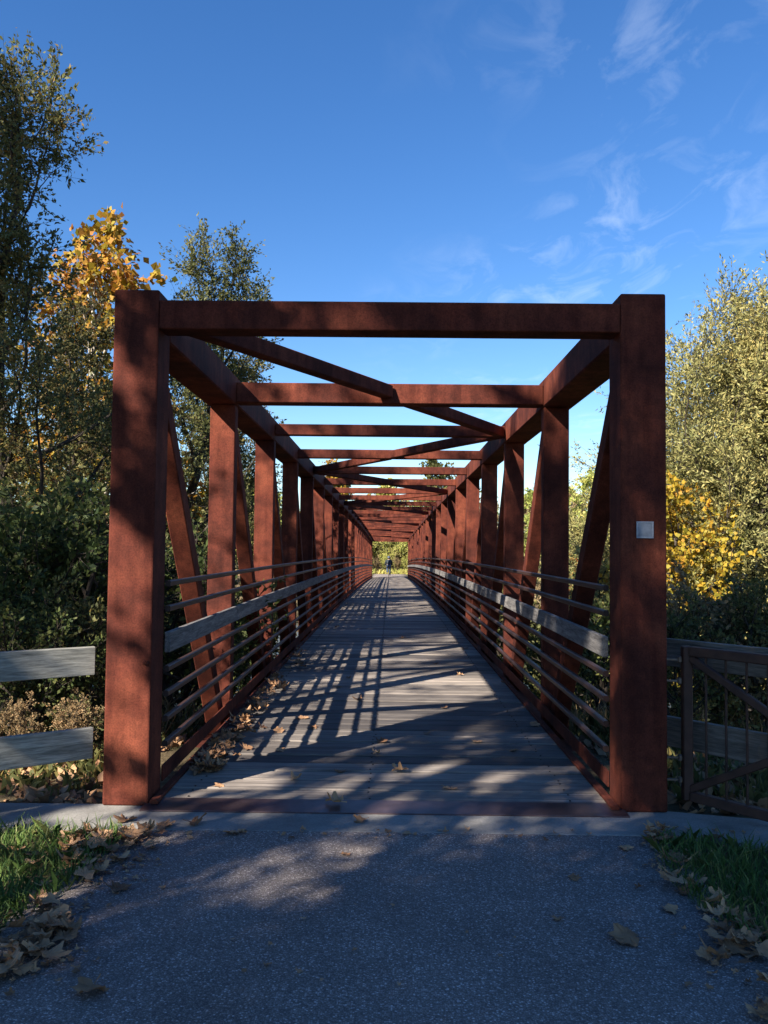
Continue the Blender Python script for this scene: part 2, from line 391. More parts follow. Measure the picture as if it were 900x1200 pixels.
for k in range(NB):
    ya, yb = k * BAY, (k + 1) * BAY
    if k < mid: zt, zb = (ya, ZT - CH + .02), (yb, -0.10)
    else: zt, zb = (yb, ZT - CH + .02), (ya, -0.10)
    o1 = 0.16 if k < mid else -0.02; o2 = 0.0 if k < mid else 0.16
    for s in (-1, 1):
        xx = s * (WI + 0.128)
        bar('diagonal_brace', (xx, zt[0] + o1, zt[1] + zc(zt[0])), (xx, zb[0] + o2, zb[1] + zc(zb[0])), 0.15, 0.15, RUST, br, 0.008)
# cross struts on top
pb_me = box_mesh('portal_beam', 2 * WI - .002, 0.2, 0.194, 0.010, 'c', 2)
st2_me = box_mesh('cross_strut', 2 * WI - .002, 0.2, 0.2, 0.008)
st_me = box_mesh('cross_strut', 2 * WI - .002, 0.15, 0.145, 0.008)
for k in range(NB + 1):
    y = k * BAY; z = zc(y)
    if k == 0: o = link('portal_beam', pb_me, RUST, br); o.location = (0, 0.103, ST - 0.097)
    elif k == NB: o = link('portal_beam', pb_me, RUST, br); o.location = (0, ENDY - 0.103, ST - 0.097 + z)
    elif k in (1, NB - 1): o = link('cross_strut', st2_me, RUST, br); o.location = (0, y + 0.1, ST - 0.1 + z)
    else: o = link('cross_strut', st_me, RUST, br); o.location = (0, y + 0.075, ST - 0.0725 + z)
for k in range(NB):
    ya = k * BAY + 0.155; yb = (k + 1) * BAY - 0.002
    if k == 0: ya = 0.21
    phase = k % 4
    xa, xb = {0: (-WI + .07, -.02), 1: (.02, WI - .07), 2: (WI - .07, .02), 3: (-.02, -WI + .07)}[phase]
    z = ST - 0.085
    bar('lateral_brace', (xa, ya, z + zc(ya)), (xb, yb, z + zc(yb)), 0.125, 0.125, RUST, br, 0.008)
# floor beams and stringers under the deck
fb_me = box_mesh('floor_beam', 2 * WI, 0.12, 0.22, 0.006)
for k in range(NB + 1):
    y = min(max(k * BAY + .075, .2), ENDY - .2); o = link('floor_beam', fb_me, RUST, br); o.location = (0, y, zc(y) - 0.33)
for x in (-1.1, -.37, .37, 1.1):
    sweep_box('stringer', x - .05, x + .05, -0.217, -0.045, chy, zc, RUST, br)
# railing tubes, rub rail boards, toe plates, deck edge angles
RAILS = [1.442, 1.27, 0.859, 0.683, 0.516, 0.383 - .035]
RAILS = [1.442, 1.27, 0.859, 0.69, 0.52, 0.352]
rly = [0.302] + [y for y in YS if 0.4 < y < ENDY - 0.4] + [ENDY - 0.302]
for s in (-1, 1):
    for zt in RAILS:
        a, b = sorted((s * (WI - .001), s * (WI - 0.039)))
        sweep_box('rail_tube', a, b, zt - 0.040, zt, rly, zc, RAIL, br, 0.007)
    a, b = sorted((s * (WI - .001), s * (WI - 0.012)))
    sweep_box('toe_plate', a, b, 0.078, 0.184, rly, zc, RUST, br)
    a, b = sorted((s * (WI - .015), s * (WI - 0.070)))
    sweep_box('deck_edge_angle', a, b, 0.021, 0.047, [-.02] + rly[1:-1] + [ENDY], zc, RUST, br, 0.006)
rub_me = box_mesh('rub_rail_board', BAY - 0.008, 0.038, 0.14, 0.004)
rr = random.Random(5)
for k in range(NB):
    ya = max(k * BAY + 0.075, 0.31); yb = min((k + 1) * BAY + 0.075, ENDY - .31)
    me = rub_me if 0 < k < NB - 1 else box_mesh('rub_rail_board', yb - ya - 0.006, 0.038, 0.14, 0.004)
    for s in (-1, 1):
        xx = s * (WI - 0.021); dz = rr.uniform(-.004, .004)
        bar('rub_rail_board', (xx, ya, 1.017 + zc(ya) + dz), (xx, yb, 1.017 + zc(yb) + rr.uniform(-.004, .004)), 0, 0, RUB, br, me=me)
# the deck: single planks
dk = empty('deck'); dk.parent = br
PP = 0.2405; y = 0.115; i = 0; rp = random.Random(11)
pl_me = [box_mesh('plank', 2.995 + d, PP - 0.020, 0.06, 0.009) for d in (0, .012, -.014)]
screws = []
while y + PP < ENDY - 0.02:
    yc = y + PP / 2; o = link('plank', pl_me[i % 3], DECK, dk)
    zt = -0.012 + zc(yc) + rp.uniform(-.0035, .0035)
    o.location = (rp.uniform(-.006, .006), yc, zt); o.rotation_euler = (math.atan((zc(yc + .1) - zc(yc - .1)) / .2) + rp.uniform(-.008, .008), rp.uniform(-.0012, .0012), 0)
    if yc < 30:
        for sxp in (-1.30, -0.10, 1.24):
            for dy in (-.075, .075): screws.append((sxp + rp.uniform(-.012, .012), yc + dy + rp.uniform(-.01, .01), zt + 0.0335))
    y += PP; i += 1
bm = bmesh.new()
for p in screws: bmesh.ops.create_cone(bm, cap_ends=True, segments=7, radius1=0.0075, radius2=0.006, depth=0.007, matrix=Matrix.Translation(p))
tag(link('screw_heads', bm_mesh(bm, 'screw_heads'), SCREW, br), kind='stuff')
pt = link('threshold_plate', box_mesh('threshold_plate', 2 * WI + 0.05, 0.215, 0.012, 0.003), PLATE, br); pt.location = (0, 0.0005, 0.012); pt.rotation_euler = (rad(5), 0, 0)
pt2 = link('threshold_plate', pt.data, PLATE, br); pt2.location = (0, ENDY, zc(ENDY) + 0.014); pt2.rotation_euler = (rad(-5), 0, 0)

# ------------------------------------------------------------------ plants
def tube_set(polys, sides):
    """polys: list of (pts (n,3), radii (n)) -> V, F"""
    Vs = []; Fs = []; base = 0
    ang = np.arange(sides) / sides * 2 * np.pi
    for P, Rr in polys:
        P = np.asarray(P); n = len(P)
        T = np.gradient(P, axis=0); T /= np.linalg.norm(T, axis=1, keepdims=True) + 1e-9
        ref = np.where(np.abs(T[:, 2:3]) > 0.9, np.array([[1., 0, 0]]), np.array([[0, 0, 1.]]))
        A = np.cross(T, ref); A /= np.linalg.norm(A, axis=1, keepdims=True) + 1e-9; B = np.cross(T, A)
        ring = P[:, None] + (A[:, None] * np.cos(ang)[None, :, None] + B[:, None] * np.sin(ang)[None, :, None]) * np.asarray(Rr)[:, None, None]
        Vs.append(ring.reshape(-1, 3))
        i, j = np.meshgrid(np.arange(n - 1), np.arange(sides), indexing='ij'); j2 = (j + 1) % sides
        Fs.append(np.stack([i * sides + j, i * sides + j2, (i + 1) * sides + j2, (i + 1) * sides + j], -1).reshape(-1, 4) + base)
        base += n * sides
    return np.concatenate(Vs), np.concatenate(Fs)
def leaf_quads(P, D, size, rs, aspect=0.5, up=0.4):
    """diamond leaves at P, pointing roughly along D; returns V, F"""
    n = len(P); D = D + rs.normal(0, 0.7, (n, 3)); D /= np.linalg.norm(D, axis=1, keepdims=True) + 1e-9
    Nn = rs.normal(0, 1, (n, 3)) + np.array([0, 0, up]); W = np.cross(D, Nn); W /= np.linalg.norm(W, axis=1, keepdims=True) + 1e-9
    s = size * rs.uniform(0.6, 1.35, (n, 1)); w = W * s * aspect * 0.5
    U = np.cross(W, D) * s * 0.12
    V = np.stack([P, P + D * s * 0.45 + w + U, P + D * s, P + D * s * 0.45 - w + U], 1).reshape(-1, 3)
    return V, np.arange(n * 4).reshape(n, 4)
def unit(v): return v / (np.linalg.norm(v) + 1e-9)
def tree_meshes(name, seed, H, r0, n_limb=16, start=0.25, limb=0.42, up0=0.5, up1=1.2, prof=None, n_sec=8, n_twig=7, twig=0.55, leaves=14, size=0.06, aspect=0.5, lean=(0, 0), droop=0.0, stems=1, curl=0.12, sec_len=0.42):
    rs = np.random.RandomState(seed); prof = prof or (lambda t: 1.0 - 0.55 * t)
    big = []; small = []; tips = []; LP = []; LD = []
    for st in range(stems):
        h = H * (1.0 if st == 0 else rs.uniform(0.7, 0.97)); nseg = 9
        az0 = rs.uniform(0, 6.28); sp = 0.0 if stems == 1 else rs.uniform(0.12, 0.34)
        d = unit(np.array([lean[0] + math.cos(az0) * sp, lean[1] + math.sin(az0) * sp, 1.0])); p = np.array([math.cos(az0), math.sin(az0), 0]) * (0.0 if stems == 1 else r0 * 1.2)
        tp = [p.copy() - np.array([0, 0, 0.35])]
        for i in range(nseg):
            p = p + d * h / nseg; tp.append(p.copy()); d = unit(d + rs.normal(0, 0.09, 3) + np.array([0, 0, 0.05]))
        tp = np.array(tp); rr_ = r0 * (1 if st == 0 else 0.75) * (1 - np.linspace(0, 1, len(tp))) ** 0.8 + 0.012; rr_[0] *= 1.35
        big.append((tp, rr_))
        nl = n_limb if stems == 1 else max(4, n_limb // stems + 2)
        for i in range(nl):
            t = start + (1 - start) * ((i + rs.uniform(0, 1)) / nl); f = t * (len(tp) - 1); k = min(int(f), len(tp) - 2); q = tp[k] + (tp[k + 1] - tp[k]) * (f - k)
            az = az0 + i * 2.39996 + rs.uniform(-.4, .4); el = up0 + (up1 - up0) * t + rs.normal(0, .12)
            d = np.array([math.cos(az) * math.cos(el), math.sin(az) * math.cos(el), math.sin(el)])
            ln = limb * H * prof(t) * rs.uniform(0.75, 1.2); m = 6; lp = [q.copy()]
            for j in range(m):
                q = q + d * ln / m; lp.append(q.copy()); d = unit(d + rs.normal(0, .13, 3) + np.array([0, 0, curl]))
            lp = np.array(lp); lr = max(0.012, r0 * 0.42 * (1 - t) ** 0.6 + 0.012) * (1 - np.linspace(0, .9, len(lp))); big.append((lp, lr))
            ns = max(3, int(n_sec * min(1.3, prof(t) + .25)))
            for j in range(ns):
                u = 0.18 + 0.82 * (j + rs.uniform(0, 1)) / ns; f = u * m; k = min(int(f), m - 1); q = lp[k] + (lp[k + 1] - lp[k]) * (f - k)
                d = unit(unit(lp[k + 1] - lp[k]) * 0.8 + rs.normal(0, .62, 3) + np.array([0, 0, 0.15 - droop]))
                l2 = sec_len * ln * (1.15 - 0.6 * u) * rs.uniform(0.6, 1.2) + 0.15; s4 = [q.copy()]
                for a in range(4):
                    q = q + d * l2 / 4; s4.append(q.copy()); d = unit(d + rs.normal(0, .16, 3) + np.array([0, 0, 0.08 - droop * .5]))
                s4 = np.array(s4); small.append((s4, np.array([.012, .009, .007, .005, .003])))
                for a in range(n_twig):
                    u2 = (a + 0.6) / n_twig; f = u2 * 4; k = min(int(f), 3); q = s4[k] + (s4[k + 1] - s4[k]) * (f - k)
                    d = unit(unit(s4[k + 1] - s4[k]) * 0.6 + rs.normal(0, .6, 3) + np.array([0, 0, 0.12 - droop]))
                    tl = twig * rs.uniform(0.5, 1.3); e = q + d * tl + np.array([0, 0, -droop * .25 * tl]); small.append((np.array([q, e]), np.array([.004, .002])))
                    nL = max(2, int(leaves * rs.uniform(.6, 1.3))); w = rs.uniform(0.1, 1.05, nL)
                    LP.append(q + (e - q) * w[:, None] + rs.normal(0, size * .35, (nL, 3))); LD.append(np.repeat(d[None], nL, 0))
    LP = np.concatenate(LP); LD = np.concatenate(LD)
    V1, F1 = tube_set(big, 7); V2, F2 = tube_set(small, 3)
    trunk = np_mesh(name + '_trunk', np.concatenate([V1, V2]), np.concatenate([F1, F2 + len(V1)]), smooth=True)
    VL, FL = leaf_quads(LP, LD, size, rs, aspect)
    crown = np_mesh(name + '_crown', VL, FL, attr=rs.uniform(0, 1, len(FL)))
    return trunk, crown
def place_tree(name, meshes, loc, label, cat='tree', scale=1.0, rz=0.0, leaf=None, bark=BARK, group=None, tilt=(0, 0), sz=None, crown=None):
    tm, cm = meshes
    o = empty(name, loc); o.rotation_euler = (tilt[0], tilt[1], rz); o.scale = (scale, scale, sz or scale)
    t = link('trunk' if cat == 'tree' else 'stems', tm, None, o); c = link('crown' if cat == 'tree' else 'foliage', cm, None, o)
    for q, mt in ((t, bark), (c, leaf)):
        if not q.data.materials: q.data.materials.append(mt)
        if q.data.materials[0] is not mt: q.material_slots[0].link = 'OBJECT'; q.material_slots[0].material = mt
    return tag(o, label, cat, group)
def gpt(x, y): return (x, y, float(ground_z(x, y)))
def gpx(px, y): p = at_y(px, 643, y); return gpt(p.x, y)      # the column of a pixel at a given depth, standing on the ground

egg = lambda t: max(0.25, 1.05 - 1.0 * abs(t - 0.42) ** 1.3 * 1.6)
cone = lambda t: 1.12 - 0.8 * t
ELM = tree_meshes('elm', 1, 10.0, 0.16, n_limb=22, start=0.2, limb=0.40, up0=0.35, up1=1.15, prof=cone, n_sec=11, n_twig=9, leaves=22, size=0.078, aspect=0.48)
ELM_B = tree_meshes('elm_b', 2, 9.0, 0.12, n_limb=18, start=0.22, limb=0.36, up0=0.45, up1=1.2, prof=cone, n_sec=9, n_twig=8, leaves=24, size=0.08, lean=(0.22, 0.0))
SYC = tree_meshes('sycamore', 3, 11.0, 0.17, n_limb=18, start=0.28, limb=0.30, up0=0.6, up1=1.15, prof=egg, n_sec=8, n_twig=7, leaves=8, size=0.155, aspect=0.95, twig=0.45)
WIL = tree_meshes('willow', 4, 7.5, 0.13, n_limb=30, start=0.08, limb=0.46, up0=0.35, up1=1.25, prof=egg, n_sec=12, n_twig=10, leaves=24, size=0.08, aspect=0.32, stems=3, twig=0.6, curl=0.16)
WIL_B = tree_meshes('willow_b', 14, 6.5, 0.11, n_limb=24, start=0.08, limb=0.44, up0=0.3, up1=1.2, prof=egg, n_sec=10, n_twig=9, leaves=24, size=0.08, aspect=0.34, stems=3, twig=0.55, curl=0.16)
MAP = tree_meshes('maple', 5, 6.0, 0.09, n_limb=16, start=0.12, limb=0.42, up0=0.4, up1=1.1, prof=egg, n_sec=7, n_twig=6, leaves=8, size=0.13, aspect=0.9)
SHR = tree_meshes('shrub', 6, 2.4, 0.03, n_limb=20, start=0.06, limb=0.50, up0=0.4, up1=1.2, prof=egg, n_sec=6, n_twig=5, leaves=12, size=0.075, aspect=0.55, stems=4, twig=0.28)
SHR_B = tree_meshes('shrub_b', 8, 1.6, 0.02, n_limb=18, start=0.05, limb=0.6, up0=0.3, up1=1.1, prof=egg, n_sec=5, n_twig=5, leaves=10, size=0.06, aspect=0.6, stems=4, twig=0.22)
FARM = tree_meshes('far_tree', 9, 12.0, 0.2, n_limb=18, start=0.06, limb=0.36, up0=0.35, up1=1.15, prof=egg, n_sec=7, n_twig=5, leaves=9, size=0.34, aspect=0.7, twig=0.8)
SHADE = tree_meshes('shade_tree', 12, 11.0, 0.2, n_limb=17, start=0.3, limb=0.33, up0=0.3, up1=1.05, prof=egg, n_sec=5, n_twig=6, leaves=12, size=0.17, aspect=0.9, twig=0.34, sec_len=0.27)
TALL = tree_meshes('tall_tree', 17, 16.0, 0.24, n_limb=15, start=0.76, limb=0.2, up0=0.1, up1=0.9, prof=egg, n_sec=9, n_twig=8, leaves=18, size=0.12, aspect=0.7)
BARE = tree_meshes('sparse_tree', 10, 9.0, 0.11, n_limb=16, start=0.25, limb=0.34, up0=0.6, up1=1.2, prof=cone, n_sec=8, n_twig=5, leaves=4, size=0.10, aspect=0.7)

# left bank, seen from the camera
place_tree('elm_tree', ELM, gpx(40, 8.6), 'tall olive green tree with steep limbs at the left edge of the view', leaf=LF_ELM, scale=0.99, rz=0.6)
place_tree('elm_tree', ELM_B, gpx(38, 11.5), 'slender dark tree leaning right behind the left fence boards', leaf=LF_ELM2, scale=0.92, rz=-0.1, tilt=(0, rad(10)))
place_tree('sycamore_tree', SYC, gpx(126, 15.5), 'sycamore with white trunk and orange yellow crown above the dark trees', leaf=LF_SYC, bark=BARK_PALE, scale=1.06, rz=1.0)
place_tree('elm_tree', ELM, gpx(172, 17.0), 'olive green tree whose crown reaches over the left top chord', leaf=LF_ELM, scale=1.22, rz=2.4)
place_tree('elm_tree', ELM_B, gpx(258, 20.5), 'brownish green tree behind the left truss posts', leaf=LF_ELM2, scale=1.08, rz=3.0)
place_tree('elm_tree', ELM_B, gpx(232, 25.0), 'olive tree filling the gap behind the second left truss post', leaf=LF_ELM, scale=1.2, rz=0.9)
place_tree('elm_tree', ELM, gpx(-60, 14.0), 'tall green tree half cut by the left picture edge', leaf=LF_ELM2, scale=1.05, rz=4.4)
place_tree('willow_tree', WIL_B, gpx(70, 7.2), 'dark bushy tree low behind the left fence boards', leaf=LF_DARK, scale=0.5, rz=0.3)
place_tree('maple_tree', MAP, gpx(165, 24.0), 'small tan leaved tree in the sun behind the left near post', leaf=LF_TAN, scale=1.0, rz=1.3)
place_tree('maple_tree', MAP, gpx(235, 27.0), 'small yellowing tree between the first left truss posts', leaf=LF_TAN, scale=0.9, rz=2.3)
# trees left of and behind the camera: they throw the dappled shade on the near end
SH = 'shade trees beside the path'
for i, (x, y, sc, me, rz) in enumerate([(-7.15, -8.95, 1.0, SHADE, 0.3), (-8.0, -0.4, 1.0, ELM, 5.0), (-11.8, -2.4, 1.3, ELM, 2.9),
        (-11.6, -15.9, 1.35, ELM, 1.2), (-9.9, -13.9, 1.3, ELM, 0.2), (-6.2, -10.8, 1.1, ELM, 3.3), (-5.4, -13.4, 1.2, ELM, 5.3), (-14.2, -18.4, 1.5, ELM, 2.1), (-4.6, -7.6, 0.62, ELM_B, 2.6), (-6.1, -7.6, 0.6, ELM, 1.1),
        (-11.9, -12.6, 1.0, TALL, 0.4), (-11.6, -8.4, 1.0, TALL, 1.7), (-13.2, -5.2, 1.06, TALL, 3.1)]):
    place_tree('elm_tree', me, gpt(x, y), 'green tree beside the path left of the view', leaf=LF_ELM, scale=sc, rz=rz, group=SH)
# right bank
place_tree('willow_tree', WIL, gpx(835, 10.0), 'broad silvery green tree standing behind the right fence', leaf=LF_SILV, scale=1.03, rz=0.9)
place_tree('willow_tree', WIL_B, gpx(722, 16.5), 'silvery green tree seen beside the right near post', leaf=LF_SILV, scale=1.15, rz=1.7)
place_tree('willow_tree', WIL, gpx(960, 14.0), 'silvery tree cut by the right picture edge', leaf=LF_SILV, scale=1.15, rz=3.1)
place_tree('maple_tree', MAP, gpx(790, 8.6), 'bright yellow tree glowing beside the right near post', leaf=LF_YEL, scale=0.63, rz=0.8)
place_tree('maple_tree', MAP, gpx(875, 16.5), 'yellow tree behind the dark trunks at the right', leaf=LF_YEL, scale=0.75, rz=2.8)
place_tree('maple_tree', MAP, gpx(690, 24.0), 'rust orange tree between the right truss posts', leaf=LF_RED, scale=0.72, rz=1.1)
place_tree('sparse_tree', BARE, gpx(640, 44.0), 'thin nearly bare tree seen far off between the right posts', leaf=LF_TAN, scale=1.0, rz=0.4)
place_tree('elm_tree', ELM_B, gpx(884, 9.0), 'tree with a thick dark trunk behind the right gate', leaf=LF_SILV, scale=0.72, rz=2.0)
place_tree('maple_tree', MAP, gpx(840, 20.0), 'tall orange leaved tree peeping through the silvery crown', leaf=LF_YEL, scale=1.25, rz=4.2)
# shrubs
for i, (px, yy, me, lf, sc, lab) in enumerate([
    (60, 3.4, SHR, LF_DARK, 1.0, 'dark green shrub under the left fence boards near the post'),
    (5, 4.2, SHR, LF_DARK, 1.15, 'dark green shrub at the left edge below the top board'),
    (100, 6.0, SHR, LF_DARK, 1.2, 'dark green shrub just left of the near left post'),
    (215, 5.2, SHR_B, LF_DARK, 1.35, 'low green shrub behind the first left railing bay'),
    (225, 9.0, SHR, LF_ELM, 1.1, 'olive shrub behind the left railing, second row'),
    (262, 13.0, SHR, LF_DARK, 1.1, 'green shrub down the bank behind the second left bay'),
    (20, 1.3, SHR_B, LF_TAN, 0.26, 'dry tan brush beneath the lower left board'),
    (98, 1.5, SHR_B, LF_TAN, 0.26, 'dry pale brush at the foot of the near left post'),
    (45, 2.0, SHR_B, LF_DARK, 0.72, 'small bright green bush seen between the two left boards'),
    (92, 2.4, SHR_B, LF_ELM, 0.74, 'small olive bush between the left board ends and the post'),
    (-5, 2.5, SHR_B, LF_DARK, 0.8, 'small green bush at the picture edge behind the left boards'),
    (800, 2.6, SHR_B, LF_ELM, 0.7, 'small green bush behind the gate hinges'),
    (850, 3.4, SHR_B, LF_TAN, 0.9, 'dry tan bush behind the gate bars'),
    (900, 3.0, SHR, LF_ELM, 0.65, 'olive bush at the right picture edge behind the gate'),
    (845, 11.0, SHR, LF_YEL, 1.0, 'yellow shrub above the right fence rail'),
    (690, 6.5, SHR_B, LF_DARK, 1.1, 'green shrub behind the first right railing bay'),
    (660, 12.0, SHR, LF_ELM, 1.0, 'olive shrub behind the second right bay'),
    (760, 9.0, SHR, LF_SILV, 1.2, 'silvery shrub hidden partly by the right near post'),
    (596, 21.5, SHR, LF_ELM, 1.45, 'olive shrub at the creek edge seen through the right railing'),
    (575, 29.0, SHR, LF_SILV, 1.7, 'pale shrub at the water beyond the fourth right bay'),
    (300, 20.0, SHR, LF_ELM, 1.3, 'olive shrub low behind the third left bay'),
    (240, 17.0, SHR, LF_DARK, 1.4, 'dark shrub at the water side behind the left bays'),
    (640, 18.0, SHR, LF_ELM, 1.3, 'olive shrub low behind the third right bay'),
    (700, 10.5, SHR, LF_DARK, 1.0, 'dark shrub on the slope right of the first bay'),
    (880, 11.5, SHR, LF_YEL, 1.2, 'yellow green shrub between the two dark right trunks')]):
    place_tree('shrub', me, gpx(px, yy), lab, 'shrub', scale=sc, rz=i * 1.3, leaf=lf)
# the wood beyond the far end
rf = random.Random(21)
FARLAB = ('leafy tree in the sunlit wood beyond the far end of the bridge', 'trees of the far wood')
spots = []
for row, (yy, n, w) in enumerate([(93, 9, 40), (102, 10, 58), (114, 11, 80), (130, 12, 106)]):
    for i in range(n):
        x = -w / 2 + w * (i + 0.5) / n + rf.uniform(-1.5, 1.5); y = yy + rf.uniform(-3, 3)
        if abs(x - 0.6) < 2.6 and y < 92: continue
        spots.append((x, y, row))
for x, y, row in spots:
    lf = rf.choice([LF_FAR, LF_FAR, LF_FAR, LF_TAN, LF_SILV]); sc = rf.uniform(0.55, 0.72) if row == 0 else rf.uniform(0.65, 0.9)
    place_tree('far_tree', FARM, gpt(x, y), FARLAB[0], leaf=lf, scale=sc, rz=rf.uniform(0, 6.28), group=FARLAB[1])
for i in range(16):
    x = -7.5 + i * 1.05 + rf.uniform(-.4, .4); y = 79.5 + rf.uniform(-1.5, 4) + abs(x) * .1
    place_tree('shrub', SHR, gpt(x, y), 'sunlit yellow green bush closing the view past the far end of the bridge', 'shrub', scale=rf.uniform(1.5, 2.3), rz=rf.uniform(0, 6), leaf=rf.choice([LF_FAR, LF_FAR, LF_SILV]), group='bushes past the far end')
for i in range(14):
    x = -6.5 + i + rf.uniform(-.3, .3)
    place_tree('shrub', SHR_B, gpt(x, 78.4 + rf.uniform(-.5, .8)), 'low sunlit bush at the edge of the grass past the far end', 'shrub', scale=rf.uniform(.9, 1.3), rz=rf.uniform(0, 6), leaf=rf.choice([LF_FAR, LF_FAR, LF_TAN]), group='low bushes past the far end')
place_tree('far_tree', FARM, gpx(537, 100), 'round green tree rising above the far wood seen under the struts', leaf=LF_ELM, scale=1.12, rz=1)
place_tree('far_tree', FARM, gpx(388, 100), 'orange tipped tree above the far wood left of centre', leaf=LF_SYC, scale=1.05, rz=2)
# side woods at mid distance so that gaps between the trees show more trees
for x, y, sc, lf in [(-17, 28, .7, LF_ELM2), (-22, 38, .8, LF_TAN), (-17, 58, .5, LF_FAR), (-24, 58, .8, LF_FAR), (-26, 26, 1, LF_ELM), (-22, 14, .9, LF_ELM2), (-30, 42, 1, LF_TAN), (-36, 66, 1, LF_FAR),
                     (13, 58, .62, LF_FAR), (19, 52, .7, LF_TAN), (25, 60, .8, LF_SILV), (20, 34, .62, LF_SILV), (27, 40, .75, LF_TAN), (17, 70, .8, LF_FAR), (34, 52, .9, LF_FAR), (30, 26, .8, LF_SILV), (40, 36, 1, LF_ELM)]:
    left = x < 0
    place_tree('bank_tree', FARM, gpt(x, y), 'leafy tree on the creek bank far behind the %s truss' % ('left' if left else 'right'), leaf=lf, scale=sc, rz=x, group='trees along the %s creek bank' % ('left' if left else 'right'))

# bank cover: dry grass, weeds and leaves as uncountable stuff
def cover(name, n, area, size, mat, label, cat, seed, aspect=0.12, up=1.0, reject=None, zoff=0.0):
    rs = np.random.RandomState(seed); x = rs.uniform(area[0], area[1], n); y = rs.uniform(area[2], area[3], n)
    if reject is not None:
        k = ~reject(x, y); x = x[k]; y = y[k]
    P = np.stack([x, y, ground_z(x, y) + zoff], 1); m = len(P)
    D = rs.normal(0, 0.42, (m, 3)); D[:, 2] = up; D /= np.linalg.norm(D, axis=1, keepdims=True)
    az = rs.uniform(0, 6.28, m); W = np.stack([np.cos(az), np.sin(az), 0 * az], 1)
    s = size * rs.uniform(0.5, 1.3, (m, 1)); B = rs.normal(0, 0.25, (m, 3)) * s; B[:, 2] = -np.abs(B[:, 2]) * .6
    w = W * s * aspect * .5
    V = np.stack([P - w, P + w, P + D * s * .55 + w * .8 , P + D * s + B, P + D * s * .55 - w * .8], 1).reshape(-1, 3)
    F = np.arange(m * 5).reshape(m, 5)
    return tag(link(name, np_mesh(name, V, F, attr=rs.uniform(0, 1, m)), mat), label, cat, kind='stuff')
under = lambda x, y: (np.abs(x) < 2.15) & (y < 5.0)
cover('bank_weeds', 55000, (-14, 14, 2.6, 15), 0.36, LF_ELM, 'green weeds covering the near creek bank', 'weeds', 41, 0.06, reject=under)
cover('dry_bank_grass', 30000, (-14, 14, 2.6, 16), 0.5, LF_TAN, 'dry tan grass on the near creek bank', 'grass', 42, 0.035, reject=under)
cover('far_bank_grass', 16000, (-24, 24, 47, 82), 0.55, LF_TAN, 'dry grass on the far creek bank', 'grass', 43, 0.16, reject=lambda x, y: (np.abs(x) < 2.2))
cover('bank_leaf_litter', 14000, (-6, 6, 0.04, 4.5), 0.085, LF_FALL, 'fallen leaves and twigs covering the ground behind the concrete', 'leaves', 44, 0.8, 0.35, reject=lambda x, y: np.abs(x) < 1.9)
cover('low_bank_plants', 12000, (-6, 6, 0.3, 4.0), 0.13, LF_ELM, 'low green plants growing behind the concrete strip', 'plants', 45, 0.3, 0.8, reject=lambda x, y: np.abs(x) < 2.0)
cover('far_meadow_grass', 12000, (-9, 9, 68.3, 79), 0.6, LF_FAR, 'sunlit yellow green grass past the far end of the bridge', 'grass', 46, 0.14, reject=lambda x, y: (np.abs(x) < 1.75) & (y < 77.5))
# verge grass beside the path
edgeL = lambda y: -1.62 - 0.16 * np.sin(y * 1.9) ; edgeR = lambda y: 1.60 + 0.12 * np.sin(y * 2.3 + 1)
def verge(x, y): return (x > edgeL(y)) & (x < edgeR(y))
for nm, ar, sd_, lab in (('verge_grass', (-4.6, -1.5, -5.2, CONC_Y - .03), 51, 'short green grass on the verge left of the path'), ('verge_grass', (1.45, 4.6, -5.2, CONC_Y - .03), 52, 'short green grass on the verge right of the path')):
    rj = (lambda x, y: verge(x, y) | ((x > 1.95) & (y > CONC_Y - 0.05 - (x - 1.9) * 0.55)))
    cover(nm, 36000, ar, 0.12, GRASS, lab, 'grass', sd_, 0.055, 0.8, reject=rj, zoff=0.012)

# ------------------------------------------------------------------ fallen leaves
def leaf_shape(seed, curl):
    """a curled five-lobed leaf, about 1 across"""
    r = random.Random(seed); pts = []
    lob = [(0, .62), (26, .43), (50, .58), (78, .40), (106, .48), (148, .30), (180, .14), (212, .30), (254, .48), (282, .40), (310, .58), (334, .43)]
    for a, d in lob:
        a = rad(a + r.uniform(-6, 6)); d *= r.uniform(.85, 1.12)
        if d > .44:
            w = r.uniform(.10, .2); pts += [(math.sin(a + q) * d * k, math.cos(a + q) * d * k) for q, k in ((-w, r.uniform(.78, .92)), (0, 1), (w, r.uniform(.78, .92)))]
        else: pts.append((math.sin(a) * d, math.cos(a) * d))
    mids = [(x * .45, y * .45) for x, y in pts]
    vs = [(0, 0, 0)] + [(x, y, 0) for x, y in mids] + [(x, y, 0) for x, y in pts]
    n = len(pts); fs = []
    for i in range(n):
        j = (i + 1) % n; fs += [(0, 1 + i, 1 + j), (1 + i, 1 + n + i, 1 + n + j, 1 + j)]
    b = len(vs); vs += [(-.012, -.08, 0), (.012, -.08, 0), (.02, -.5, .05), (0, -.5, .05)]; fs.append((b, b + 1, b + 2, b + 3))
    ca = r.uniform(0, 3.14); cx_, sx_ = math.cos(ca), math.sin(ca); out = []
    for x, y, z in vs:
        u = x * cx_ + y * sx_; w = -x * sx_ + y * cx_; d2 = math.hypot(x, y)
        z = z + curl * (u * u * 1.5) + curl * .25 * math.sin(w * 9 + seed) * d2 + r.uniform(-.11, .11) * d2
        out.append((x, y, z))
    zm = min(v[2] for v in out); out = [(x, y, z - zm + .01) for x, y, z in out]
    me = bpy.data.meshes.new('leaf'); me.from_pydata(out, [], fs)
    a = me.attributes.new('leafvar', 'FLOAT', 'FACE'); v0 = r.uniform(0, 1); a.data.foreach_set('value', [v0] * len(fs))
    return me
